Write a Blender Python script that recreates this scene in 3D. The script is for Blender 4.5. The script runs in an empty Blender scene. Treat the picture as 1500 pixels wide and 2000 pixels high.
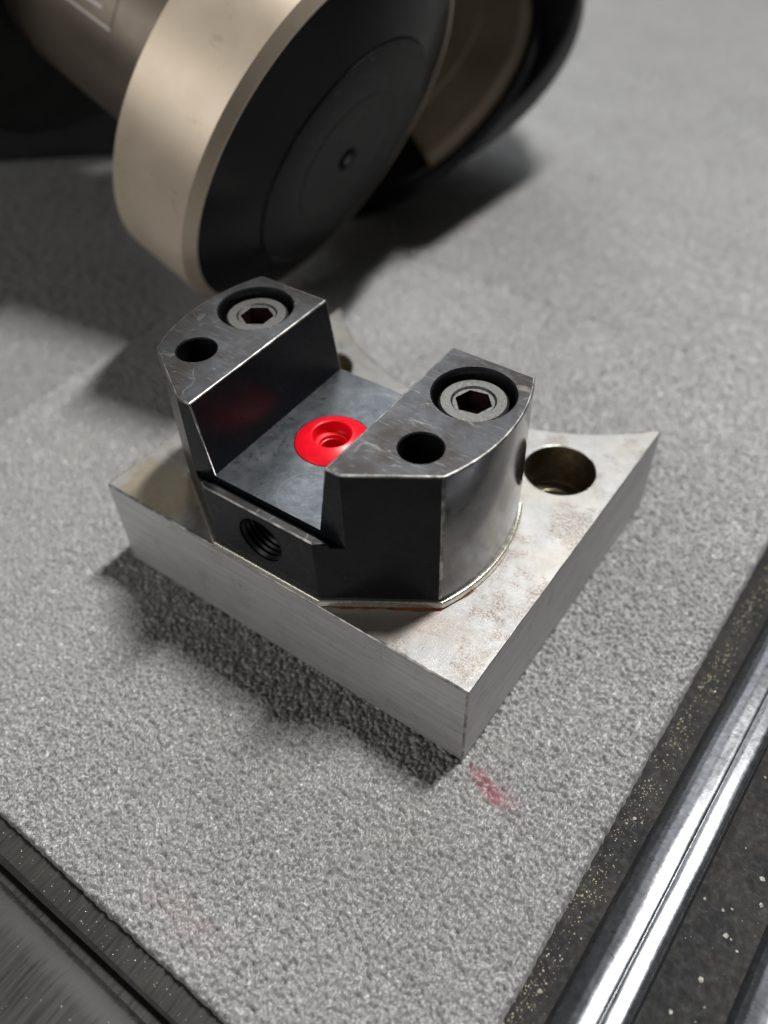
import bpy, bmesh, math, random
import numpy as np
from mathutils import Vector, Matrix
random.seed(7); RNG = np.random.default_rng(7)
MM = 0.001
Z0 = 21.5                    # height (mm) of the steel plate's top face above the tray floor
MAT = 2.2                    # thickness of the felt mat
scene = bpy.context.scene
COL = scene.collection

# ------------------------------------------------------------------ camera
cam_d = bpy.data.cameras.new('camera'); cam = bpy.data.objects.new('camera', cam_d); COL.objects.link(cam)
cam.rotation_mode = 'XYZ'
cam.location = (64.240*MM, -75.843*MM, (98.850+Z0)*MM)
cam.rotation_euler = (0.7630, 0.0273, 0.6213)
cam_d.sensor_fit = 'VERTICAL'; cam_d.sensor_height = 36.0; cam_d.sensor_width = 27.0
cam_d.lens = 1633.67/2000*36
cam_d.clip_start = 0.005; cam_d.clip_end = 20
cam_d.dof.use_dof = True; cam_d.dof.focus_distance = 0.119; cam_d.dof.aperture_fstop = 12.0
scene.camera = cam

# ------------------------------------------------------------------ light
world = bpy.data.worlds.new('World'); scene.world = world; world.use_nodes = True
bg = world.node_tree.nodes['Background']; bg.inputs[0].default_value = (1.0, 0.985, 0.96, 1); bg.inputs[1].default_value = 0.06
def area_light(name, direction, dist, size, size_y, power, color):
    d = bpy.data.lights.new(name, 'AREA'); d.shape = 'RECTANGLE'; d.size = size; d.size_y = size_y; d.energy = power; d.color = color
    o = bpy.data.objects.new(name, d); COL.objects.link(o)
    v = Vector(direction).normalized(); o.location = v*dist
    y = (Vector((0, 1, 0))-v*v.y).normalized(); x = y.cross(v)
    o.rotation_euler = Matrix((x, y, v)).transposed().to_euler()
    return o
area_light('workshop_lamp', (0.12, 0.34, 0.94), 1.2, 0.06, 0.22, 17.0, (1.0, 0.985, 0.96))
area_light('ceiling_panel', (-0.50, 0.62, 0.66), 2.2, 1.3, 0.8, 13.0, (0.96, 0.98, 1.0))
area_light('room_lamp', (-0.30, -0.86, 0.42), 1.8, 1.1, 0.7, 9.0, (1.0, 0.985, 0.96))
scene.view_settings.view_transform = 'Standard'; scene.view_settings.look = 'None'
scene.view_settings.exposure = 0; scene.view_settings.gamma = 1
scene.render.film_transparent = False
scene.cycles.max_bounces = 8

# ------------------------------------------------------------------ node helpers
class NT:
    def __init__(s, name):
        s.m = bpy.data.materials.new(name); s.m.use_nodes = True; s.t = s.m.node_tree; s.n = s.t.nodes; s.b = s.n['Principled BSDF']
        tc = s.n.new('ShaderNodeTexCoord'); mp = s.n.new('ShaderNodeVectorMath'); mp.operation = 'SCALE'; mp.inputs[3].default_value = 1000
        s.t.links.new(tc.outputs['Object'], mp.inputs[0]); s.co = mp.outputs[0]
    def put(s, sock, v):
        if hasattr(v, 'is_output'): s.t.links.new(v, sock)
        elif isinstance(v, (tuple, list)): sock.default_value = tuple(v) + ((1,) if len(v) == 3 and len(sock.default_value) == 4 else ())
        else: sock.default_value = v
    def set(s, **k):
        for a, v in k.items(): s.put(s.b.inputs[a.replace('_', ' ')], v)
        return s
    def vec(s, scale=(1, 1, 1), loc=(0, 0, 0), rot=(0, 0, 0), src=None):
        m = s.n.new('ShaderNodeMapping'); m.inputs['Scale'].default_value = scale; m.inputs['Location'].default_value = loc; m.inputs['Rotation'].default_value = rot
        s.t.links.new(src or s.co, m.inputs[0]); return m.outputs[0]
    def noise(s, scale, detail=3, rough=.55, src=None, dist=0):
        n = s.n.new('ShaderNodeTexNoise'); n.inputs['Scale'].default_value = scale; n.inputs['Detail'].default_value = detail
        n.inputs['Roughness'].default_value = rough; n.inputs['Distortion'].default_value = dist; s.t.links.new(src or s.co, n.inputs['Vector']); return n.outputs['Fac']
    def voro(s, scale, src=None, out='Distance', feature='F1'):
        n = s.n.new('ShaderNodeTexVoronoi'); n.feature = feature; n.inputs['Scale'].default_value = scale; s.t.links.new(src or s.co, n.inputs['Vector']); return n.outputs[out]
    def ramp(s, v, *stops):
        r = s.n.new('ShaderNodeValToRGB'); e = r.color_ramp.elements
        while len(e) < len(stops): e.new(.5)
        for i, (p, c) in enumerate(stops):
            e[i].position = p; e[i].color = (c, c, c, 1) if not isinstance(c, (tuple, list)) else tuple(c)+(1,)
        s.t.links.new(v, r.inputs[0]); return r.outputs[0]
    def mix(s, f, a, b, mode='MIX'):
        m = s.n.new('ShaderNodeMix'); m.data_type = 'RGBA'; m.blend_type = mode
        s.put(m.inputs[0], f); s.put(m.inputs[6], a); s.put(m.inputs[7], b); return m.outputs[2]
    def math(s, op, a, b=0., c=0.):
        m = s.n.new('ShaderNodeMath'); m.operation = op; s.put(m.inputs[0], a); s.put(m.inputs[1], b); s.put(m.inputs[2], c); return m.outputs[0]
    def sep(s, src=None):
        m = s.n.new('ShaderNodeSeparateXYZ'); s.t.links.new(src or s.co, m.inputs[0]); return m.outputs
    def bump(s, h, strength=.3, dist=.1, normal=None):
        b = s.n.new('ShaderNodeBump'); b.inputs['Strength'].default_value = strength; b.inputs['Distance'].default_value = dist*MM
        s.t.links.new(h, b.inputs['Height'])
        if normal is not None: s.t.links.new(normal, b.inputs['Normal'])
        return b.outputs[0]
    def ellipse(s, cx, cy, rx, ry, ang=0):     # soft mask in the xy plane, 1 at centre
        v = s.vec(src=s.vec(loc=(-cx, -cy, 0)), rot=(0, 0, -ang), scale=(1, 1, 0))
        v = s.vec(src=v, scale=(1/rx, 1/ry, 0))
        m = s.n.new('ShaderNodeVectorMath'); m.operation = 'LENGTH'; s.t.links.new(v, m.inputs[0]); return m.outputs['Value']

# ------------------------------------------------------------------ materials
def mat_plate_top():
    s = NT('ground_steel')
    stain = s.ramp(s.noise(.16, 6, .68, dist=.3), (.50, 0.), (.60, 1.))
    fine = s.ramp(s.noise(2.6, 6, .8), (.46, 0.), (.54, 1.))
    rust = s.math('MULTIPLY', stain, fine)
    grey = s.ramp(s.noise(.35, 4, .6), (.3, (.34, .34, .337)), (.7, (.425, .423, .418)))
    speck = s.ramp(s.noise(4.5, 2, .5), (.60, 0.), (.70, 1.))
    c = s.mix(s.math('MULTIPLY', speck, .45), grey, (.30, .27, .24))
    c = s.mix(s.math('MULTIPLY', rust, .8), c, (.19, .135, .095))
    front = s.ramp(s.sep()[1], (0., 1.), (1., 1.))
    c = s.mix(s.math('MULTIPLY', s.ramp(s.noise(.10, 3, .6, src=s.vec(loc=(31, 7, 0))), (.5, 0.), (.75, 1.)), .30), c, (.44, .37, .25))
    r = s.ramp(s.noise(1.1, 5, .65), (.3, .36), (.7, .58))
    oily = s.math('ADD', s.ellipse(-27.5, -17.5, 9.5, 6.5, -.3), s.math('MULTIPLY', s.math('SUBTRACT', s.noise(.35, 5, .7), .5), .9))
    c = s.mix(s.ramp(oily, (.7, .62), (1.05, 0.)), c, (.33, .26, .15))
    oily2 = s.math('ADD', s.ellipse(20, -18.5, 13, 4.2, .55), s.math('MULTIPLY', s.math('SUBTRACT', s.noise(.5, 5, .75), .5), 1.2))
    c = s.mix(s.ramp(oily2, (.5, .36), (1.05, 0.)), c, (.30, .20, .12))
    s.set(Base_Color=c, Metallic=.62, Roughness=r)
    scr = s.noise(1., 5, .7, src=s.vec(scale=(.22, 3.2, 1.), rot=(0, 0, .12)), dist=.2)
    s.set(Normal=s.bump(scr, .35, .05, s.bump(s.noise(3.4, 5, .8), .55, .07)))
    return s.m
def mat_plate_side():
    s = NT('sawn_steel')
    v = s.vec(scale=(.05, .05, 2.6)); st = s.noise(1., 5, .7, src=v)
    v2 = s.vec(scale=(.15, .15, 9.)); st2 = s.noise(1., 3, .6, src=v2)
    c = s.ramp(st, (.3, (.40, .40, .395)), (.72, (.70, .695, .685)))
    rust = s.math('MULTIPLY', s.ramp(s.noise(.22, 5, .7), (.52, 0.), (.66, 1.)), s.ramp(s.noise(2., 4, .7), (.4, 0.), (.7, 1.)))
    c = s.mix(s.math('MULTIPLY', rust, .6), c, (.22, .17, .13))
    s.set(Base_Color=c, Metallic=.45, Roughness=s.ramp(st2, (.3, .38), (.7, .55)))
    s.set(Normal=s.bump(st2, .28, .05, s.bump(s.noise(2.2, 3, .6), .12, .08)))
    return s.m
def mat_worn_edge():
    s = NT('worn_steel_edge')
    k = s.ramp(s.noise(.45, 5, .6), (.42, 0.), (.68, 1.))
    s.set(Base_Color=s.mix(k, (.20, .195, .19), (.66, .64, .61)), Metallic=.95, Roughness=.42, Normal=s.bump(s.noise(6, 3), .3, .05))
    return s.m
def mat_black_oxide():
    s = NT('black_oxide_steel')
    dust = s.ramp(s.noise(2.6, 2, .4), (.735, 0.), (.78, 1.))
    haze = s.noise(.2, 4, .6)
    c = s.ramp(haze, (.3, (.0065, .0075, .0095)), (.7, (.012, .013, .016)))
    c = s.mix(s.math('MULTIPLY', dust, .35), c, (.16, .15, .13))
    s.set(Base_Color=c, Metallic=.0, Specular_IOR_Level=.16, Roughness=s.ramp(s.noise(.6, 5, .65), (.3, .22), (.7, .34)))
    s.set(Normal=s.bump(s.noise(5, 3, .6), .05, .04))
    return s.m
def mat_turned():
    s = NT('turned_dark_steel')
    c = s.ramp(s.noise(.22, 5, .6), (.3, (.15, .15, .155)), (.7, (.24, .238, .235)))
    scr = s.ramp(s.voro(.35, out='Distance', feature='DISTANCE_TO_EDGE'), (.0, 1.), (.012, 0.))
    c = s.mix(s.math('MULTIPLY', scr, .12), c, (.5, .5, .5))
    s.set(Base_Color=c, Metallic=.95, Roughness=s.ramp(s.noise(.5, 5, .65), (.3, .12), (.7, .22)))
    s.set(Normal=s.bump(s.noise(1., 3, .6, src=s.vec(scale=(.3, .3, 5.))), .06, .04))
    return s.m
def mat_block_top():
    s = NT('rubbed_black_steel')
    v = s.vec(scale=(.35, 2.8, 1.), rot=(0, 0, .75)); st = s.noise(1., 5, .7, src=v, dist=.4)
    patch = s.ramp(s.noise(.16, 5, .6, dist=.4), (.40, 0.), (.62, 1.))
    c = s.mix(patch, (.066, .067, .071), (.040, .035, .032))
    c = s.mix(s.math('MULTIPLY', s.ramp(st, (.56, 0.), (.74, 1.)),   .5), c, (.22, .22, .22))
    line = s.math('MULTIPLY', s.ramp(s.noise(.11, 2, .4, dist=.3, src=s.vec(loc=(2, 9, 0))), (.488, 0.), (.5, 1.), (.512, 0.)), s.ramp(s.noise(.25, 3, .5), (.45, 0.), (.6, 1.)))
    c = s.mix(s.math('MULTIPLY', line, .25), c, (.42, .40, .37))
    line2 = s.math('MULTIPLY', s.ramp(s.noise(1., 1, .4, src=s.vec(scale=(.10, .8, 1.), rot=(0, 0, .5))), (.492, 0.), (.5, 1.), (.508, 0.)), s.ramp(s.noise(.3, 3, .5), (.45, 0.), (.6, 1.)))
    c = s.mix(s.math('MULTIPLY', line2, .4), c, (.36, .35, .34))
    s.set(Base_Color=c, Metallic=.92, Roughness=s.ramp(s.noise(.7, 5, .7), (.3, .27), (.7, .42)))
    s.set(Normal=s.bump(st, .26, .045, s.bump(s.noise(3.5, 3), .12, .05)))
    return s.m
def mat_slot_floor():
    s = NT('milled_slot_steel')
    def rings(cx, cy, f, seed):
        d = s.ellipse(cx, cy, 1, 1)
        w = s.math('SINE', s.math('MULTIPLY', s.math('ADD', d, s.math('MULTIPLY', s.noise(.5, 3, src=s.vec(loc=(seed, 0, 0))), .7)), f))
        return w
    w = s.math('MULTIPLY', rings(3.5, -14.5, 9., 3), s.ramp(s.ellipse(4.2, -14.5, 5.6, 5.6), (.80, 1.), (1., 0.)))
    w2 = s.math('MULTIPLY', rings(1.0, 6.0, 7., 9), s.ramp(s.ellipse(2., 5.0, 6.4, 5.), (.7, 1.), (1., 0.)))
    ring = s.math('ADD', s.ramp(s.ellipse(4.2, -14.5, 4.7, 4.7), (.93, 0.), (.96, 1.), (.985, 1.), (1., 0.)), s.math('MULTIPLY', s.ramp(s.ellipse(2, 5., 6., 6.), (.9, 0.), (.94, 1.), (.97, 1.), (1., 0.)), s.ramp(s.noise(.3), (.45, 0.), (.6, 1.))))
    c = s.ramp(s.noise(.3, 5, .65), (.32, (.085, .093, .103)), (.7, (.155, .168, .18)))
    c = s.mix(s.math('MULTIPLY', ring, s.math('MULTIPLY', s.noise(.5, 3), .16)), c, (.5, .5, .5))
    c = s.mix(s.math('MULTIPLY', s.ramp(s.noise(3, 4, .7), (.58, 0.), (.7, 1.)), .35), c, (.42, .42, .42))
    s.set(Base_Color=c, Metallic=.92, Roughness=s.ramp(s.noise(.9, 5, .7), (.3, .26), (.7, .42)))
    h = s.math('ADD', s.math('MULTIPLY', s.math('ADD', w, w2), .10), s.math('MULTIPLY', s.noise(4, 3), 1.))
    s.set(Normal=s.bump(h, .24, .03))
    return s.m
def mat_simple(name, col, metal, rough, nscale=3., var=.25, bump=.1, bd=.05, **k):
    s = NT(name); n = s.noise(nscale, 4, .6)
    c = s.ramp(n, (.3, tuple(x*(1-var) for x in col)), (.7, tuple(min(1, x*(1+var)) for x in col)))
    s.set(Base_Color=c, Metallic=metal, Roughness=s.ramp(s.noise(nscale*.6, 4, .6), (.3, rough*.82), (.7, min(1, rough*1.18))))
    s.set(Normal=s.bump(n, bump, bd), **k)
    return s.m
def mat_felt(name='grey_felt', rough=.46, spec=.8, lo=.085, hi=.38):
    s = NT(name)
    n = s.noise(2.7, 3, .6); n2 = s.noise(.035, 4, .6)
    c = s.ramp(n, (.34, (lo,)*3), (.62, (hi,)*3))
    c = s.mix(s.ramp(n2, (.35, 0.), (.7, 1.)), c, s.mix(.5, c, (.31, .305, .30)))
    # pink dye marks rubbed into the pile
    wob = s.math('MULTIPLY', s.math('SUBTRACT', s.noise(.5, 4, .6), .5), .9)
    e1 = s.math('ADD', s.ellipse(41.0, -23.0, 4.6, 1.6, -.36), wob)
    e2 = s.math('ADD', s.ellipse(44.0, -23.2, 4.0, 1.9, -.2), wob)
    c = s.mix(s.ramp(e1, (.45, .72), (1., 0.)), c, (.27, .07, .10))
    c = s.mix(s.ramp(e2, (.35, .30), (1., 0.)), c, (.42, .14, .19))
    e3 = s.math('ADD', s.ellipse(17, -62, 9, 3), s.math('MULTIPLY', wob, 1.4))
    c = s.mix(s.ramp(e3, (.3, .20), (1., 0.)), c, (.36, .24, .25))
    crease = [s.ellipse(-20, 166, 50, .9, -.13), s.ellipse(-6, 142, 38, .7, -.2), s.ellipse(12.6, 79.5, 6.5, .75, 1.1), s.ellipse(10.5, 69, 2.6, 1.6, .5), s.ellipse(34, 119, 20, .6, .3)]
    for k_, e_ in enumerate(crease):
        e_ = s.math('ADD', e_, s.math('MULTIPLY', wob, .8)); c = s.mix(s.ramp(e_, (.4, .38), (1.1, 0.)), c, (.12, .12, .12))
    grime = s.ramp(s.noise(.018, 4, .6, src=s.vec(loc=(3, 11, 0))), (.5, 0.), (.7, .35)); c = s.mix(grime, c, (.20, .19, .175))
    s.set(Base_Color=c, Roughness=rough, Sheen_Weight=.25, Coat_Weight=.28, Coat_Roughness=.26, Specular_IOR_Level=spec, Normal=s.bump(s.noise(3.0, 3, .5), .3, .2))
    s.set(Sheen_Roughness=.5)
    return s.m
def mat_tray(name='oily_black_plastic', r0=.5, r1=.75, spec=.35, k=1.):
    s = NT(name)
    dust = s.ramp(s.noise(2.2, 3, .6), (.60, 0.), (.72, 1.))
    n2 = s.ramp(s.noise(.14, 4, .6), (.4, 0.), (.65, 1.))
    c = s.mix(n2, (.018*k, .018*k, .020*k), (.045*k, .042*k, .036*k))
    c = s.mix(s.math('MULTIPLY', s.math('MULTIPLY', dust, n2), .6), c, (.12, .105, .075))
    s.set(Base_Color=c, Roughness=s.ramp(s.noise(.8, 5, .65), (.3, r0), (.7, r1)), Specular_IOR_Level=spec)
    v = s.vec(scale=(2.2, .12, 2.2)); s.set(Normal=s.bump(s.noise(1, 4, .6, src=v), .35, .12, s.bump(s.noise(2.5, 4), .2, .08)))
    return s.m
def mat_rim():
    s = NT('reflection_streak_plastic')
    st_ = s.noise(1., 5, .65, src=s.vec(scale=(1.9, .10, 1.)))
    c = s.ramp(st_, (.34, (.012, .0115, .011)), (.68, (.038, .036, .034)))  # reflections of the mat's fibre edge put into the colour as pale streaks
    c = s.mix(s.ramp(s.noise(.12, 3, .5), (.4, 0.), (.7, .6)), c, (.045, .041, .036))
    s.set(Base_Color=c, Roughness=s.ramp(st_, (.3, .36), (.7, .6)), Specular_IOR_Level=.6, Normal=s.bump(st_, .2, .1))
    return s.m
def mat_champagne():
    s = NT('champagne_anodised_aluminium')
    n = s.noise(.07, 4, .6)
    c = s.ramp(n, (.3, (.60, .50, .385)), (.7, (.68, .575, .46)))
    smear = s.ramp(s.noise(.12, 5, .7, dist=.6, src=s.vec(loc=(5, 40, 0))), (.60, 0.), (.70, 1.))
    c = s.mix(s.math('MULTIPLY', smear, .35), c, (.25, .19, .14))
    s.set(Base_Color=c, Metallic=.6, Roughness=s.ramp(n, (.3, .40), (.7, .50)), Normal=s.bump(s.noise(2.), .06, .04))
    return s.m
def mat_disc():
    s = NT('scuffed_black_face')
    sc = s.ramp(s.noise(.34, 6, .78, dist=1.2), (.56, 0.), (.66, 1.)); sc = s.math('MULTIPLY', sc, s.ramp(s.noise(.05, 2, .5, src=s.vec(loc=(4, 2, 0))), (.42, 0.), (.6, 1.)))
    c = s.mix(s.math('MULTIPLY', sc, .6), (.008, .008, .009), (.13, .115, .10))
    s.set(Base_Color=c, Roughness=.5, Specular_IOR_Level=.18, Metallic=.0, Normal=s.bump(s.noise(.8, 5), .25, .2))
    return s.m
M = dict(top=mat_plate_top(), side=mat_plate_side(), edge=mat_worn_edge(), oxide=mat_black_oxide(), btop=mat_block_top(), floor=mat_slot_floor(), turned=mat_turned(),
    shim=mat_simple('brassy_shim_steel', (.74, .71, .62), .9, .26, 1.5, .2, .2),
    screw=mat_simple('zinc_screw_steel', (.13, .127, .12), .9, .38, 2.5, .3, .25),
    hexm=mat_simple('dark_greased_steel', (.085, .05, .045), .8, .22, 1.5, .4, .2),
    bore=mat_simple('bore_steel', (.05, .05, .052), .85, .3, 2., .3, .1),
    brass=mat_simple('oily_bore_steel', (.30, .26, .19), .9, .33, 1., .35, .2),
    red=mat_simple('red_plastic', (.82, .004, .018), 0., .36, .8, .13, .10, Specular_IOR_Level=.45),
    oil=mat_simple('brown_oil', (.16, .055, .015), .0, .22, .8, .45, .3),
    felt=mat_felt(), tips=mat_felt('shiny_felt_fibre', .20, 1.2, .4, .75), tray=mat_tray(k=.4, spec=.22), ridge=mat_simple('polished_dark_metal', (.13, .135, .145), .85, .30, 1.2, .25, .25, .08), rim=mat_rim(), champ=mat_champagne(), disc=mat_disc(),
    bronze=mat_simple('bronze_anodised_aluminium', (.19, .155, .125), .7, .40, .1, .12, .05),
    bronze2=mat_simple('brown_anodised_aluminium', (.40, .325, .245), .5, .45, .1, .1, .05),
    gloss=mat_simple('glossy_black_anodised', (.005, .0055, .0065), .0, .32, .2, .2, .05, Specular_IOR_Level=.14),
    greyblack=mat_simple('satin_dark_grey', (.050, .050, .056), .2, .42, .2, .2, .05),
    dark=mat_simple('matte_black_anodised', (.010, .010, .011), .0, .5, .2, .2, .05),
    white=mat_simple('pale_engraving', (.62, .56, .54), .2, .5, 1., .05),
    chip=mat_simple('metal_swarf', (.62, .50, .27), .5, .35, 1., .4),
    chipg=mat_simple('grey_swarf', (.60, .58, .52), .4, .35, 1., .4))

# ------------------------------------------------------------------ mesh helpers (coordinates in mm)
def tag(o, label=None, cat=None, group=None, kind=None):
    if label: o['label'] = label
    if cat: o['category'] = cat
    if group: o['group'] = group
    if kind: o['kind'] = kind
    return o
def empty(name, loc=(0, 0, 0), rz=0):
    o = bpy.data.objects.new(name, None); COL.objects.link(o); o.location = Vector(loc)*MM; o.rotation_euler = (0, 0, rz); o.empty_display_size = .01; return o
def obj(name, bm, mats, parent=None, smooth=30, scale=True):
    me = bpy.data.meshes.new(name)
    if scale: bmesh.ops.scale(bm, vec=(MM, MM, MM), verts=bm.verts)
    bm.normal_update(); bm.to_mesh(me); bm.free()
    for m in (mats if isinstance(mats, (list, tuple)) else [mats]): me.materials.append(m)
    if 'bev' in me.attributes:
        # rounded edges: bevel faces blend into the faces beside them, which keep their own flat or curved shading
        bev = np.zeros(len(me.polygons), np.int32); me.attributes['bev'].data.foreach_get('value', bev)
        pn = [p.normal.copy() for p in me.polygons]; ar = [p.area for p in me.polygons]
        vf = [[] for _ in me.vertices]
        for p in me.polygons:
            for v in p.vertices: vf[v].append(p.index)
        cs = math.cos(math.radians(smooth or 30)); nl = []
        for p in me.polygons:
            for v in p.vertices:
                main = [i for i in vf[v] if not bev[i]]
                if bev[p.index]:
                    if main:
                        b_ = max(pn[i].dot(pn[p.index]) for i in main)
                        use = [i for i in main if pn[i].dot(pn[p.index]) > b_-.2]
                        acc = sum((pn[i] for i in use), Vector())
                    else: acc = sum((pn[i] for i in vf[v]), Vector())
                else: acc = sum((pn[i] for i in main if pn[i].dot(pn[p.index]) > cs), Vector())
                nl.append(acc.normalized() if acc.length > 1e-6 else pn[p.index])
        for p in me.polygons: p.use_smooth = True
        me.normals_split_custom_set(nl)
    elif smooth:
        for p in me.polygons: p.use_smooth = True
        me.set_sharp_from_angle(angle=math.radians(smooth))
    o = bpy.data.objects.new(name, me); COL.objects.link(o)
    if parent is not None: o.parent = parent
    return o
def prism(pts, z0, z1, pts_top=None, bm=None):
    bm = bm or bmesh.new(); pt = pts_top or pts
    a = [bm.verts.new((x, y, z0)) for x, y in pts]; b = [bm.verts.new((x, y, z1)) for x, y in pt]; n = len(pts)
    bm.faces.new(a[::-1]); bm.faces.new(b)
    for i in range(n): bm.faces.new((a[i], a[(i+1) % n], b[(i+1) % n], b[i]))
    return bm
def box(x0, x1, y0, y1, z0, z1): return prism([(x0, y0), (x1, y0), (x1, y1), (x0, y1)], z0, z1)
def circle(cx, cy, r, n=64): return [(cx+r*math.cos(2*math.pi*i/n), cy+r*math.sin(2*math.pi*i/n)) for i in range(n)]
def lathe(prof, n=96, close=False, bm=None):       # prof: (r, z) list about z
    bm = bm or bmesh.new(); rings = []
    for r, z in prof:
        if r < 1e-6: rings.append([bm.verts.new((0, 0, z))])
        else: rings.append([bm.verts.new((r*math.cos(2*math.pi*i/n), r*math.sin(2*math.pi*i/n), z)) for i in range(n)])
    pairs = list(zip(rings[:-1], rings[1:])) + ([(rings[-1], rings[0])] if close else [])
    for a, b in pairs:
        if len(a) == 1 and len(b) == 1: continue
        for i in range(n):
            j = (i+1) % n
            if len(a) == 1: bm.faces.new((a[0], b[j], b[i]))
            elif len(b) == 1: bm.faces.new((a[i], a[j], b[0]))
            else: bm.faces.new((a[i], a[j], b[j], b[i]))
    bmesh.ops.recalc_face_normals(bm, faces=bm.faces)
    return bm
def move(bm, v): bmesh.ops.translate(bm, vec=v, verts=bm.verts); return bm
def boolean(bm, cutters, bevel=0, bevel_mat=-1, seg=1, angle=28, pick=None, clamp=True):
    """solid minus cutters (all bmesh, mm) -> bmesh in mm, with optional worn bevel"""
    def tmp(b):
        me = bpy.data.meshes.new('tmp'); bmesh.ops.recalc_face_normals(b, faces=b.faces); b.to_mesh(me); b.free(); o = bpy.data.objects.new('tmp', me); COL.objects.link(o); return o
    base = tmp(bm); cs = [tmp(c) for c in cutters]
    for c in cs:
        m = base.modifiers.new('b', 'BOOLEAN'); m.operation = 'DIFFERENCE'; m.solver = 'EXACT'; m.object = c
    for _ in range(6): base.data.materials.append(None)
    dg = bpy.context.evaluated_depsgraph_get(); dg.update()
    me = bpy.data.meshes.new_from_object(base.evaluated_get(dg))
    out = bmesh.new(); out.from_mesh(me)
    if bevel:
        lay = out.faces.layers.int.new('bev')
        bmesh.ops.remove_doubles(out, verts=out.verts, dist=.004)
        bmesh.ops.dissolve_limit(out, angle_limit=math.radians(.4), verts=out.verts, edges=out.edges)
        out.normal_update()
        es = [e for e in out.edges if len(e.link_faces) == 2 and e.calc_face_angle(0) > math.radians(angle) and (pick is None or pick(e))]
        r = bmesh.ops.bevel(out, geom=es, offset=bevel, offset_type='OFFSET', segments=seg, profile=.5, affect='EDGES', clamp_overlap=clamp, loop_slide=True, miter_outer='ARC')
        for f in r['faces']:
            if f.is_valid:
                f[lay] = 1; f.material_index = max(bevel_mat, 0)
    for o in [base]+cs:
        d = o.data; bpy.data.objects.remove(o); bpy.data.meshes.remove(d)
    bpy.data.meshes.remove(me)
    return out

# ================================================================== tray (black plastic, under everything)
tray = empty('tray'); tag(tray, 'black plastic tray with rounded ridges, dusted with golden swarf', 'tray')
def extrude_y(prof, y0, y1, n, wob=0., skew=0.):     # prof (x,z)
    bm = bmesh.new(); rows = []
    for k in range(n+1):
        y = y0+(y1-y0)*k/n
        rows.append([bm.verts.new((x+skew*y, y, z)) for x, z in prof])
    for a, b in zip(rows[:-1], rows[1:]):
        for i in range(len(prof)-1): bm.faces.new((a[i], a[i+1], b[i+1], b[i]))
    bmesh.ops.recalc_face_normals(bm, faces=bm.faces)
    return bm
def ridge_prof(x0, x1, h, zb=0.0, n=22, lip=None):
    p = []
    for i in range(n+1):
        t = i/n; a = math.pi*t
        z = zb+h*math.sin(a)**.62
        x = (x0+x1)/2-(x1-x0)/2*math.cos(a)
        if lip and abs(x-lip) < .35: z -= .22
        p.append((x, z))
    return p
o = obj('tray_floor', box(-650, 220, -72.0, 900, -3, 0), M['tray'], tray)
# ridges along the right side
SK = .030
RP = [(0, -.4), (.3, .4), (.8, 1.3), (1.5, 2.0), (2.6, 2.55), (3.6, 2.80), (5.6, 2.88), (5.95, 2.75), (6.3, 2.88), (8.2, 2.85), (8.8, 2.65), (9.2, 2.2), (9.5, 1.2), (9.65, -.4)]
def ridge(x0, x1, h, name, lip=None, y0=-58, y1=420):
    pr = [(x0+a*(x1-x0)/9.65, b) for a, b in zip(np.interp(np.linspace(0, 13, 53), range(14), [p[0] for p in RP]), np.interp(np.linspace(0, 13, 53), range(14), [p[1] for p in RP]))]; bm = extrude_y(pr, y0, y1, 90, skew=SK)
    for v in bm.verts:                                   # small dents along the moulding
        v.co.z += .05*math.sin(v.co.y*.9+v.co.x)+.04*math.sin(v.co.y*.37+1.3*v.co.x)
        if v.co.y < y0+5: v.co.z = -.4+(v.co.z+.4)*math.sqrt(max(0, 1-((y0+5-v.co.y)/5)**2))
    return obj(name, bm, M['ridge'], tray, 60)
ridge(63.9, 73.0, 3.0, 'ridge', lip=69.2)
ridge(81.8, 92.5, 3.0, 'ridge')
# front rim: dark groove and flat lip
fr = [(-68.6, -.01), (-66.0, 0.02), (-71.2, .02), (-71.6, -.1), (-72.0, -1.9), (-73.6, -1.9), (-74.0, .5), (-74.5, 1.0), (-78, 1.5), (-86, 1.6), (-98, 1.2), (-100, -2)]
bm = bmesh.new(); rows = []
for k in range(61):
    x = -180+k*4.2; rows.append([bm.verts.new((x, y-(x-5)*.012, z+.006)) for y, z in fr[1:]])
for a, b in zip(rows[:-1], rows[1:]):
    for i in range(len(a)-1): bm.faces.new((a[i], b[i], b[i+1], a[i+1]))
bmesh.ops.recalc_face_normals(bm, faces=bm.faces)
obj('tray_rim', bm, M['rim'], tray, 40)

def scatter(name, spots, mat, parent=None):
    """irregular little faceted flakes, spots = (x,y,z,size)"""
    bm = bmesh.new()
    for x, y, z, s in spots:
        n = random.randint(4, 6); a0 = random.random()*6
        ring = [bm.verts.new((x+s*random.uniform(.5, 1)*math.cos(a0+6.283*i/n), y+s*random.uniform(.5, 1)*math.sin(a0+6.283*i/n), z+random.uniform(0, .3)*s)) for i in range(n)]
        t = bm.verts.new((x, y, z+s*random.uniform(.35, .8)))
        for i in range(n): bm.faces.new((ring[i], ring[(i+1) % n], t))
    return obj(name, bm, mat, parent, 0)
def sk(x, y): return x+SK*y
sp = []
for i in range(1900):
    y = random.uniform(-62, 70); x = random.triangular(59.3, 63.8, 60.6)+SK*y
    if random.random() < .25+.75*abs(math.sin(y*.21+1)): sp.append((x, y, 0, random.choice([.05, .07, .09, .12, .17])))
tag(scatter('metal_dust', sp[::2], M['chip']), 'fine golden metal dust along the mat edge in the black tray', 'metal dust', kind='stuff')
sp2 = sp[1::2]
for i in range(120):
    y = random.uniform(-60, 60); x = random.uniform(73.8, 81.2); sp2.append((x+SK*y, y, 0, random.choice([.04, .04, .05, .06, .09, .16, .26])))
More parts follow.
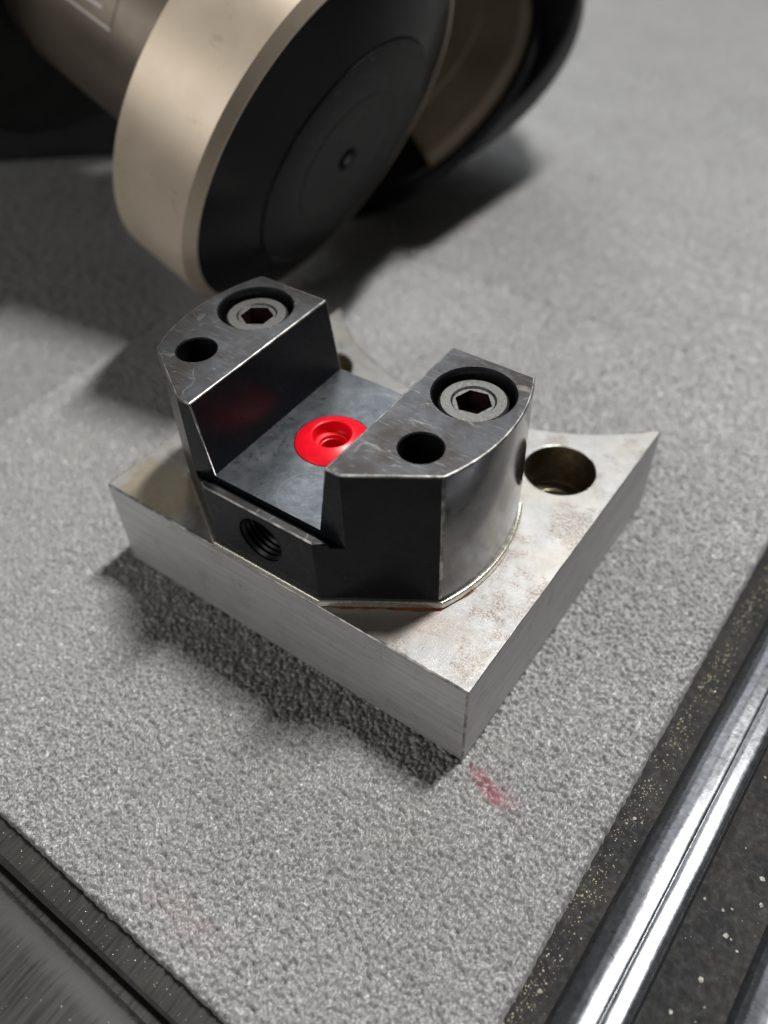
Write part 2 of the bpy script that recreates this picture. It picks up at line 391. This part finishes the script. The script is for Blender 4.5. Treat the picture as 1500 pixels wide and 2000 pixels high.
for i in range(130):
    x = random.uniform(-30, 50); y = random.uniform(-71.0, -68.8); sp2.append((x, y-(x-5)*.012, 0.02, random.choice([.05, .08, .12])))
for i in range(60):
    x = random.uniform(-30, 50); y = random.uniform(-86, -76); sp2.append((x, y, 1.5, random.choice([.08, .12, .16])))
for (px, py, s) in [(82, -8, .5), (77.5, -22, .5), (80, -15.5, .45), (79, -12, .5), (76, -19, .32), (76.8, -29, .5), (66, -41, .4), (75, -34.6, .4), (60.5, -42, .45), (61, -14, .35)]:
    sp2.append((px, py, 0, s))
for i in range(60):
    x, y = random.uniform(-80, 56), random.uniform(-62, 80)
    if not (-38 < x < 38 and -24 < y < 46): sp2.append((x, y, MAT+.25, random.choice([.05, .07, .10, .13])))
sp2 += [(34.6, 100.9, MAT+.3, 1.0), (11.0, -31.7, MAT+.15, .42), (47.0, 60.9, MAT+.25, .3)]
tag(scatter('swarf_flakes', sp2, M['chipg']), 'pale grey swarf flakes scattered over the tray and felt', 'swarf', kind='stuff')

# ================================================================== felt mat
matroot = empty('felt_mat'); tag(matroot, 'coarse grey felt mat lining the tray, with a pink smudge by the plate corner', 'mat')
def smooth_noise(ny, nx, k):
    a = RNG.standard_normal((ny, nx)).astype(np.float32)
    for ax in (0, 1):
        for _ in range(k): a = (np.roll(a, 1, ax)+np.roll(a, -1, ax)+a*1.4)/3.4
    return (a-a.mean())/a.std()
def sheet(xs, ys, h):
    X, Y = np.meshgrid(xs, ys); Z = h
    return X, Y, Z
def grid_obj(name, X, Y, Z, mat, parent):
    ny, nx = X.shape
    co = np.stack([X, Y, Z], -1).reshape(-1, 3).astype(np.float32)*MM
    i = np.arange(ny*nx).reshape(ny, nx); q = np.stack([i[:-1, :-1], i[:-1, 1:], i[1:, 1:], i[1:, :-1]], -1).reshape(-1, 4)
    me = bpy.data.meshes.new(name); me.vertices.add(len(co)); me.vertices.foreach_set('co', co.ravel())
    me.loops.add(q.size); me.loops.foreach_set('vertex_index', q.ravel().astype(np.int32)); me.polygons.add(len(q))
    me.polygons.foreach_set('loop_start', np.arange(0, q.size, 4, dtype=np.int32)); me.update(calc_edges=True); me.validate()
    me.polygons.foreach_set('use_smooth', np.ones(len(q), bool)); me.materials.append(mat)
    o = bpy.data.objects.new(name, me); COL.objects.link(o); o.parent = parent; return o
MX1, MY0 = 59.0, -67.8
def mat_edge_x(y): return MX1+.012*(y-0)
def mat_edge_y(x): return MY0-.012*(x-5)
st = .19
u = np.arange(0, 150, st); v = np.arange(0, 165, st)       # dense part, from the near corner
nx, ny = len(u), len(v)
def pebble(cell, seed):
    r = np.random.default_rng(seed); gy, gx = int(190/cell)+4, int(175/cell)+4
    jx = r.uniform(-.5, .5, (gy, gx)); jy = r.uniform(-.5, .5, (gy, gx)); hh = r.uniform(.45, 1.1, (gy, gx)); rr_ = r.uniform(.5, .85, (gy, gx))
    UU, VV = np.meshgrid(u/cell, v/cell); ci = VV.astype(int)+1; cj = UU.astype(int)+1; best = np.zeros_like(UU)
    for di in (-1, 0, 1):
        for dj in (-1, 0, 1):
            a, b = ci+di, cj+dj
            d2 = (UU-(b-1+.5+jx[a, b]))**2+(VV-(a-1+.5+jy[a, b]))**2
            best = np.maximum(best, hh[a, b]*np.sqrt(np.clip(1-d2/rr_[a, b]**2, 0, 1)))
    return best
H = pebble(.60, 21)
H = (H-H.mean())/H.std()*.85+smooth_noise(ny, nx, 1)*.18+smooth_noise(ny, nx, 5)*.3
big = smooth_noise(ny//12+2, nx//12+2, 2); big = np.kron(big, np.ones((12, 12)))[:ny, :nx]
for ax in (0, 1):
    for _ in range(40): big = (np.roll(big, 1, ax)+np.roll(big, -1, ax)+big)/3
U, V = np.meshgrid(u, v)
X = MX1-U+.012*(MY0+V); Y = MY0+V-.012*(X-5)
amp = .33-.15*np.clip((np.maximum(U-60, V-75))/80, 0, 1)
Zs = MAT-.15+amp*H+.05*big
edge = np.minimum(U, V); dz = np.clip(edge/.8, 0, 1); Zs = MAT*.15+(Zs-MAT*.15)*np.sqrt(dz*(2-dz)); Zs[edge <= 0] = 0.02
X = X+np.where(U <= st, .06*smooth_noise(ny, nx, 3), 0); Y = Y+np.where(V <= st, .06*smooth_noise(ny, nx, 3), 0)
grid_obj('mat_sheet', X, Y, Zs, M['felt'], matroot)
def far_sheet(u0, u1, v0, v1, d):
    ua = np.arange(u0, u1+d/2, d); va = np.arange(v0, v1+d/2, d); U2, V2 = np.meshgrid(ua, va)
    h = RNG.standard_normal((len(va), len(ua)))
    fade = np.clip((455-V2)/260, 0, 1)*np.clip((400-U2)/120, 0, 1)
    X2 = MX1-U2+.012*(MY0+V2); Y2 = MY0+V2-.012*(X2-5)
    Z2 = MAT-.15+.21*h*fade; Z2 = np.where((U2 < .8) & (V2 > 1), .4, Z2)
    grid_obj('mat_sheet', X2, Y2, Z2, M['felt'], matroot)
u_d, v_d = u[-1], v[-1]
far_sheet(0, u_d, v_d-.1, 460, .62); far_sheet(u_d-.1, 420, 0, 460, .7)
for (ua, va) in ((np.linspace(419, 720, 30), np.linspace(0, 900, 60)), (np.linspace(0, 420, 30), np.linspace(459, 900, 40))):
    U2, V2 = np.meshgrid(ua, va); X2 = MX1-U2+.012*(MY0+V2); Y2 = MY0+V2-.012*(X2-5)
    grid_obj('mat_sheet', X2, Y2, MAT-.17+0*U2, M['felt'], matroot)
# standing fibre tips of the pile
def fibres(n, u0, u1, v0, v1, L, W, seed, m='felt'):
    r = np.random.default_rng(seed)
    uu = r.uniform(u0, u1, n); vv = r.uniform(v0, v1, n)
    if u0 > 100: uu = u0+(u1-u0)*(1-np.sqrt(r.uniform(0, 1, n)))      # thinning out with distance
    if v1 > 250: vv = v0+(v1-v0)*(1-np.sqrt(r.uniform(0, 1, n))) if v0 > 100 else vv
    x = MX1-uu+.012*(MY0+vv); y = MY0+vv-.012*(x-5)
    ii = np.clip((vv/st).astype(int), 0, ny-1); jj = np.clip((uu/st).astype(int), 0, nx-1)
    z = Zs[ii, jj]-.08
    z = np.where((uu < u[-1]) & (vv < v[-1]), z, MAT-.05)
    keep = (r.uniform(-1.2, 1.2, n) < np.where((uu < u[-1]) & (vv < v[-1]), H[ii, jj], 0.)) & (uu > .05) & (vv > .05); x, y, z = x[keep], y[keep], z[keep]; n = len(x)
    az = r.uniform(0, 2*np.pi, n); lean = r.uniform(.1, 1.2, n); ln = L*r.uniform(.5, 1.2, n); w = W*r.uniform(.6, 1.3, n)
    d = np.stack([np.cos(az)*np.sin(lean), np.sin(az)*np.sin(lean), np.cos(lean)], 1)*ln[:, None]
    t = r.uniform(0, 2*np.pi, n); s = np.stack([np.cos(t), np.sin(t), 0*t], 1)*w[:, None]/2
    b = np.stack([x, y, z], 1)
    co = np.stack([b-s, b+s, b+d+s*.35, b+d-s*.35], 1).reshape(-1, 3).astype(np.float32)*MM
    me = bpy.data.meshes.new('pile_fibres'); me.vertices.add(len(co)); me.vertices.foreach_set('co', co.ravel())
    q = np.arange(n*4, dtype=np.int32); me.loops.add(n*4); me.loops.foreach_set('vertex_index', q); me.polygons.add(n)
    me.polygons.foreach_set('loop_start', np.arange(0, n*4, 4, dtype=np.int32)); me.update(calc_edges=True)
    me.materials.append(M[m]); o = bpy.data.objects.new('pile_fibres', me); COL.objects.link(o); o.parent = matroot; o['kind'] = 'stuff'
fibres(60000, 0, 172, 0, 150, .42, .11, 3)
fibres(150000, 0, 122, 0, 100, .38, .055, 11, 'tips')
fibres(4000, 0, 130, 0, 130, .75, .05, 4)
fibres(120000, 0, 172, 150, 450, .6, .2, 5)
fibres(90000, 150, 400, 0, 300, .7, .25, 6)

# ================================================================== steel plate
ZP0, ZP1 = MAT+.05, Z0
def arc_pts(c, r, a0, a1, n): return [(c[0]+r*math.cos(a0+(a1-a0)*i/n), c[1]+r*math.sin(a0+(a1-a0)*i/n)) for i in range(n+1)]
PX, PY0, PY1 = 36.2, -21.75, 43.8
RA = 50.0; cyA = 28.4+RA; th = math.asin(PX/RA)
y_end = cyA-RA*math.cos(th)
outline = [(-PX, PY0), (PX, PY0), (PX, PY1)] + [(RA*math.sin(t), cyA-RA*math.cos(t)+(PY1-y_end)*(math.sin(t)/math.sin(th))**2) for t in [th-2*th*i/48 for i in range(1, 48)]] + [(-PX, PY1)]
plate = empty('steel_plate', (0, 0, 0)); tag(plate, 'rust-freckled bare steel plate with concave rear edge, under the black clamp block', 'base plate')
cut = []
for sx in (-1, 1):
    cut.append(prism(circle(sx*26.0, 24.4, 6.0, 72), ZP1-8.5, ZP1+2)); cut.append(prism(circle(sx*26.0, 24.4, 3.6, 48), ZP0-1, ZP1+1))
bm = boolean(prism(outline, ZP0, ZP1), cut, .32, 2, 3)
bm.normal_update()
for f in bm.faces:
    c = f.calc_center_median(); r = min(math.hypot(c.x-26, c.y-24.4), math.hypot(c.x+26, c.y-24.4))
    if r < 6.05 and c.z < ZP1-.15: f.material_index = 3
    elif f.material_index == 2: pass
    elif f.normal.z > .9: f.material_index = 0
    else: f.material_index = 1
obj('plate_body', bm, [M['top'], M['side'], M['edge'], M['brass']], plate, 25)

# ================================================================== clamp block
YAW = .012
block = empty('clamp_block', (-.384, 0, 0), YAW)
tag(block, 'black steel block with two raised jaws and a red cap, on the steel plate', 'clamp block')
RB = 28.05
def block_outline(o=0.):
    a_f = math.atan2(-11.95, 25.35); a_b = math.atan2(12.2, 25.25)
    k = 1+o/25
    pts = [(-10.3*k, -21.35-o), (10.3*k, -21.35-o)]
    pts += [((RB+o)*math.cos(t), (RB+o)*math.sin(t)) for t in [a_f+(a_b-a_f)*i/28 for i in range(29)]]
    pts += [(-x, y) for x, y in pts[2:][::-1]]
    return pts
SH = 1.5; ZT = Z0+26.5; ZF = Z0+13.87; ZL = Z0+13.35
cut = []
wl, wt = 9.87, 11.76; ex = (wt-wl)/(ZT-ZF)*1.0
sl = bmesh.new(); A = [(-wl, ZF), (wl, ZF), (wt+ex, ZT+1), (-wt-ex, ZT+1)]
a = [sl.verts.new((x, -40, z)) for x, z in A]; b = [sl.verts.new((x, 40, z)) for x, z in A]
sl.faces.new(a); sl.faces.new(b[::-1])
for i in range(4): sl.faces.new((a[i], b[i], b[(i+1) % 4], a[(i+1) % 4]))
cut.append(sl)
cut.append(box(-40, 40, -40, -18.95, ZL, ZT+1))
cut.append(box(-40, 40, -20.15, -18.95, ZL-.75, ZL+.2))
for sx in (-1, 1):
    cut.append(move(prism(circle(0, 0, 5.85, 64), ZT-8, ZT+1), (sx*19.9, 4.45, 0)))
    cut.append(move(prism(circle(0, 0, 3.0, 48), ZT-19, ZT+1), (sx*19.9, -8.95, 0)))
cut.append(move(prism(circle(0, 0, 5.95, 64), ZF-3.5, ZF+1), (0, -3.2, 0)))
th_ = prism(circle(0, 0, 4.05, 56), 0, 16); bmesh.ops.rotate(th_, cent=(0, 0, 0), matrix=Matrix.Rotation(math.radians(90), 3, 'X'), verts=th_.verts); move(th_, (0, -6.35, Z0+7.85)); cut.append(th_)
def cone(r0, r1, z0, z1, n=64): return prism(circle(0, 0, r0, n), z0, z1, circle(0, 0, r1, n))
for sx in (-1, 1):
    cut.append(move(cone(5.7, 6.25, ZT-.4, ZT+.15), (sx*19.9, 4.45, 0)))
    cut.append(move(cone(2.9, 3.3, ZT-.3, ZT+.1, 48), (sx*19.9, -8.95, 0)))
def block_edge(e):
    if not e.is_convex: return False
    for v in e.verts:
        x, y, z = v.co
        if math.hypot(abs(x)-19.9, y-4.45) < 6.4 or math.hypot(abs(x)-19.9, y+8.95) < 3.5: return False
        if math.hypot(x, y+3.2) < 6.2 and z < ZF+.5: return False
        if math.hypot(x, z-Z0-7.85) < 4.3 and y < -5: return False
        if z < ZL-.05 and -20.6 < y < -18.5: return False
    if all(v.co.z < ZF+.1 and -20.7 < v.co.y < -18.3 for v in e.verts): return False
    return e.calc_length() > .5
bm = boolean(prism(block_outline(), Z0+SH, ZT), cut, .26, 3, 3, pick=block_edge, clamp=False)
bm.normal_update()
for f in bm.faces:
    c = f.calc_center_median()
    rr = min(math.hypot(abs(c.x)-19.9, c.y-4.45)-5.85, math.hypot(abs(c.x)-19.9, c.y+8.95)-3.0)
    if rr < .03 and c.z < ZT-.3: f.material_index = 4
    elif f.material_index == 3: 
        if c.z < ZL-.1 and f.normal.z < .3: f.material_index = 0
    elif f.normal.z > .9 and c.z > ZT-.1: f.material_index = 1
    elif f.normal.z > .9 and c.z > ZF-.1: f.material_index = 2
    elif f.normal.z > .9 and c.z > ZL-.1: f.material_index = 1
    elif abs(math.hypot(c.x, c.y)-RB) < .25 and abs(c.x) > 25.3: f.material_index = 5
    else: f.material_index = 0
obj('block_body', bm, [M['oxide'], M['btop'], M['floor'], M['edge'], M['bore'], M['turned']], block, 24)
# base flange seen as a pale rim under the block
bm = prism(block_outline(.55), Z0+.02, Z0+SH); 
bm = boolean(bm, [], .3, 0)
obj('base_flange', bm, M['shim'], block, 25)
# threaded hole: ring of sharp thread crests
prof = [(4.35, 0.02), (4.02, -.35)]; k = 0; z = -.35
while z > -13: prof += [(3.98, z), (3.60, z-.40), (3.60, z-.46), (3.98, z-.86)]; z -= .9
prof += [(3.9, z), (0, z-1)]
bm = lathe(prof, 56)
bmesh.ops.rotate(bm, cent=(0, 0, 0), matrix=Matrix.Rotation(math.radians(90), 3, 'X'), verts=bm.verts); move(bm, (0, -21.36, Z0+7.85))
obj('threaded_hole', bm, M['oxide'], block, 20)
# red plastic cap with stepped bore
prof = [(5.8, -2.5), (5.8, .05), (5.55, .28), (3.55, 1.35), (3.25, 1.42), (3.02, 1.28), (2.92, -.45), (2.75, -.62), (2.2, -.75), (2.1, -.95), (2.1, -1.3), (1.95, -1.35), (1.95, -4)]
bm = lathe(prof, 80); move(bm, (0, -3.2, ZF))
obj('red_cap', bm, M['red'], block, 30)
bm = lathe([(0, 0), (2.4, 0)], 40); move(bm, (0, -3.2, ZF-3.3)); obj('cap_recess', bm, M['dark'], block, 30)

# socket head screws: things held by the block
def make_screw():
    r = empty('socket_screw', (0, 0, 0))
    hexp = [(2.55*math.cos(math.radians(60*i+12))*1.06, 2.55*math.sin(math.radians(60*i+12))*1.06) for i in range(6)]
    body = lathe([(0, -6.2), (4.95, -6.2), (4.95, -.32), (4.62, 0), (3.25, 0), (2.95, -.28), (0, -.28)], 72)
    bm = boolean(body, [prism(hexp, -3.4, 1)], 0)
    bm.normal_update()
    for f in bm.faces:
        c = f.calc_center_median()
        f.material_index = 1 if math.hypot(c.x, c.y) < 2.72 and c.z < -.35 else 0
    obj('screw_head', bm, [M['screw'], M['hexm']], r, 28)
    bm = lathe([(2.9, -6.2), (2.9, -16), (0, -16)], 32); obj('screw_shank', bm, M['screw'], r)
    return r
s1 = make_screw(); tag(s1, 'grease-stained hex socket screw sunk in the right-hand jaw, nearest the concave plate hole in view', 'screw', 'socket screws in the clamp jaws')
s2 = s1.copy(); COL.objects.link(s2)
for ch in list(s1.children):
    c = ch.copy(); COL.objects.link(c); c.parent = s2
s2['label'] = 'hex socket screw sunk in the far jaw of the block, beside the black round tool'
s1['label'] = 'grease-stained hex socket screw sunk in the near jaw, next to the open plate hole'
cy_, sy_ = math.cos(YAW), math.sin(YAW)
for s, sx, rz in ((s1, 1, 0.), (s2, -1, .35)):
    x, y = sx*19.9, 4.45; s.location = Vector((-.384+cy_*x-sy_*y, sy_*x+cy_*y, ZT-1.25))*MM; s.rotation_euler = (0, 0, rz)
# brown oil line creeping out under the flange along the front
o1 = block_outline(.55); bm = bmesh.new(); N = 400; P = []
path = [(-27.5, -7), (-25.6, -12.3), (-10.5, -21.9+.32), (10.5, -21.9+.32), (25.9, -12.3), (28.2, -6)]
seg = []
for (x0, y0), (x1, y1) in zip(path[:-1], path[1:]):
    n = int(math.hypot(x1-x0, y1-y0)*4)
    seg += [(x0+(x1-x0)*i/n, y0+(y1-y0)*i/n) for i in range(n)]
L_, R_ = [], []
for i, (x, y) in enumerate(seg):
    d = Vector((seg[min(i+1, len(seg)-1)][0]-seg[max(i-1, 0)][0], seg[min(i+1, len(seg)-1)][1]-seg[max(i-1, 0)][1])).normalized(); nrm = Vector((d.y, -d.x))
    w = .30+.16*math.sin(i*.17)+.12*math.sin(i*.43+1)+random.uniform(-.04, .04)
    w *= .3+1.0*math.exp(-((x-2)/16)**2)
    L_.append(bm.verts.new((x-nrm.x*.6-.384, y-nrm.y*.6, Z0+.10))); yy = max(y+nrm.y*w, PY0+.30); R_.append(bm.verts.new((x+nrm.x*w-.384, yy, Z0+.012)))
for i in range(len(L_)-1): bm.faces.new((L_[i], R_[i], R_[i+1], L_[i+1]))
obj('oil_stain', bm, M['oil'], plate, 40)

# ================================================================== background tools
def frame(n):
    n = Vector(n).normalized(); return n.to_track_quat('Z', 'Y').to_matrix()
def lathe_part(name, prof, mat, parent, n=128, sm=30): return obj(name, lathe(prof, n), mat, parent, sm)
el, az = -.429, .009
n1 = Vector((math.cos(el)*math.cos(az), math.cos(el)*math.sin(az), math.sin(el)))
t1 = empty('round_tool'); t1.location = Vector((-55.6, 66.4, 22.7-19.3+19.3+Z0))*MM
t1.rotation_mode = 'QUATERNION'; t1.rotation_quaternion = n1.to_track_quat('Z', 'Y')
tag(t1, 'champagne coloured cylindrical tool with scuffed round black end face, tilted onto the felt', 'machine tool')
lathe_part('flange_ring', [(30, -19.8), (42.9, -19.8), (43.4, -19.3), (43.4, -.9), (41.3, .95), (40.9, .95), (40.6, 0)], M['champ'], t1, 192, 16)
lathe_part('conical_face', [(41.1, .5), (40.9, .85), (40.4, 1.0), (27.2, 5.4), (26.8, 5.2)], M['gloss'], t1)
lathe_part('face_disc', [(26.8, 5.0), (26.7, 5.6), (26.4, 5.75), (16, 5.95), (15.9, 5.85), (15.4, 5.85), (15.3, 5.95), (3.1, 6.0), (2.3, 5.3), (2.3, 1), (0, 1)], M['disc'], t1)
lathe_part('tool_body', [(25.5, -19), (25.5, -65), (25.1, -65.6), (24.2, -65.6), (24.2, -99)], M['bronze'], t1)
lathe_part('tool_collar', [(23, -72), (47, -72), (48, -73), (48, -190), (0, -190)], M['dark'], t1)
q = Vector((29, 23)).normalized(); qn = Vector((-q.y, q.x)); p0 = Vector((-204, 73))
foot = [p0-q*45, p0+q*70, p0+q*70+qn*70, p0-q*45+qn*70]
bm = boolean(prism([tuple(p) for p in foot], MAT, 62), [], 3, 0, 3)
f_ = obj('support_block', bm, M['dark'], None, 30); tag(f_, 'plain black block under the raised end of the champagne tool', 'support block')

bm = lathe([(1.2, 0), (2.2, .1), (2.25, .5), (1.9, .7), (0, .5)], 24); bmesh.ops.scale(bm, vec=(.5, .62, .8), verts=bm.verts)
obj('hole_plug', move(bm, (1.0, -.9, 5.2)), M['bore'], t1, 30)
# engraved outline on the barrel
uu1 = n1.cross(Vector((0, 0, 1))).normalized(); ww1 = uu1.cross(n1); Q1 = t1.rotation_quaternion.inverted()
def on_barrel(thd, a, r=25.5):
    t = math.radians(thd); return Q1 @ (uu1*(r*math.cos(t))+ww1*(r*math.sin(t))+n1*a)
def engraved(pts, w, mat, lift=.04):
    bm = bmesh.new(); rows = []
    P = []
    for (a0, b0), (a1, b1) in zip(pts[:-1], pts[1:]):
        P += [(a0+(a1-a0)*i/12, b0+(b1-b0)*i/12) for i in range(12)]
    P.append(pts[-1])
    for i, (t, a) in enumerate(P):
        t2_, a2 = P[min(i+1, len(P)-1)]; t0_, a0 = P[max(i-1, 0)]
        dx, dy = (t2_-t0_)*.445, a2-a0; L = math.hypot(dx, dy); ox, oy = -dy/L*w/2/.445, dx/L*w/2
        rows.append([bm.verts.new(on_barrel(t+k*ox, a+k*oy, 25.5+lift*(1 if abs(k) < .9 else -1))) for k in (-1, -.8, .8, 1)])
    for a, b in zip(rows[:-1], rows[1:]):
        for i in range(3): bm.faces.new((a[i], a[i+1], b[i+1], b[i]))
    bmesh.ops.recalc_face_normals(bm, faces=bm.faces)
    return obj('engraved_line', bm, mat, t1, 40)
engraved([(12.5, -64), (15.5, -51.3), (16.8, -40.2)], .62, M['white'])
engraved([(19.5, -58), (21.8, -46.7), (22.7, -43.6)], .62, M['white'])
engraved([(17.2, -40.1), (60, -42.2)], .30, M['dark'])

# second tool lying on its flange behind the first
n2 = Vector((-.17, -.51, .84)).normalized()
t2 = empty('flanged_tool'); r2 = 50.0
el2 = math.asin(n2.z); t2.location = Vector((-97.5, 142.2, -19.3+r2*math.cos(el2)+Z0))*MM
t2.rotation_mode = 'QUATERNION'; t2.rotation_quaternion = n2.to_track_quat('Z', 'Y')
tag(t2, 'champagne tool with thin black flange, half hidden behind the scuffed black face', 'machine tool')
lathe_part('black_flange', [(0, -5), (46, -5), (48.8, -4.6), (50, -3.4), (50, -.5), (49.5, 0), (46.5, 0)], M['gloss'], t2)
rear = lathe([(0, -4.5), (46, -4.5), (49.3, -4.0), (49.8, -3), (49.8, 2), (49, 2.6), (30, 3.2), (0, 3.2)], 128)
ql = t2.rotation_quaternion.inverted() @ Vector((1.5, 25, .8))
obj('rear_disc', move(rear, ql), M['greyblack'], t2, 30)
lathe_part('tool_ring', [(48.6, -.2), (48.6, .6), (47.6, 1.3), (46.4, 2.2), (37.6, 8.6), (37.2, 9.6), (36.4, 10.2), (22, 19.5)], M['bronze2'], t2, 160, 18)
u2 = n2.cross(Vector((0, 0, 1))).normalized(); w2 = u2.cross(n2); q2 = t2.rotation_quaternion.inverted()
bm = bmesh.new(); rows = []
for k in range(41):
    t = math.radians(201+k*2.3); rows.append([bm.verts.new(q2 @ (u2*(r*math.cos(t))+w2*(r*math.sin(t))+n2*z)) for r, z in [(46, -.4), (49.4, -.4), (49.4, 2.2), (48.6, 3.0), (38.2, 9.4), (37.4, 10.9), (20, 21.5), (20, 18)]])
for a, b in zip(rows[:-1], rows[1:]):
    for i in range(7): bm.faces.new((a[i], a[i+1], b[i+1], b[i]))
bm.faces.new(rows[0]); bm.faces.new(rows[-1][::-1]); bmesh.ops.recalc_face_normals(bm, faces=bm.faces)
obj('ring_shade', bm, M['gloss'], t2, 25)  # added black sector standing in for the deep shade over the lower ring
lathe_part('ring_edge', [(47.9, 1.15), (47.7, 1.45), (45.9, 2.75)], M['champ'], t2)
lathe_part('tool_stub', [(22.4, 19), (20, 21), (20, 62), (0, 62)], M['bronze'], t2)
bm = boolean(prism([(-140, 113), (-46, 113), (-39, 120), (-36, 180), (-42, 190), (-60, 195), (-66, 204), (-62, 222), (-70, 228), (-140, 228)], 76, 108), [], 4, 0, 3)
hs = obj('upper_housing', bm, M['dark'], t2, 30)
hs.matrix_parent_inverse = (Matrix.Translation(t2.location) @ t2.rotation_quaternion.to_matrix().to_4x4()).inverted()
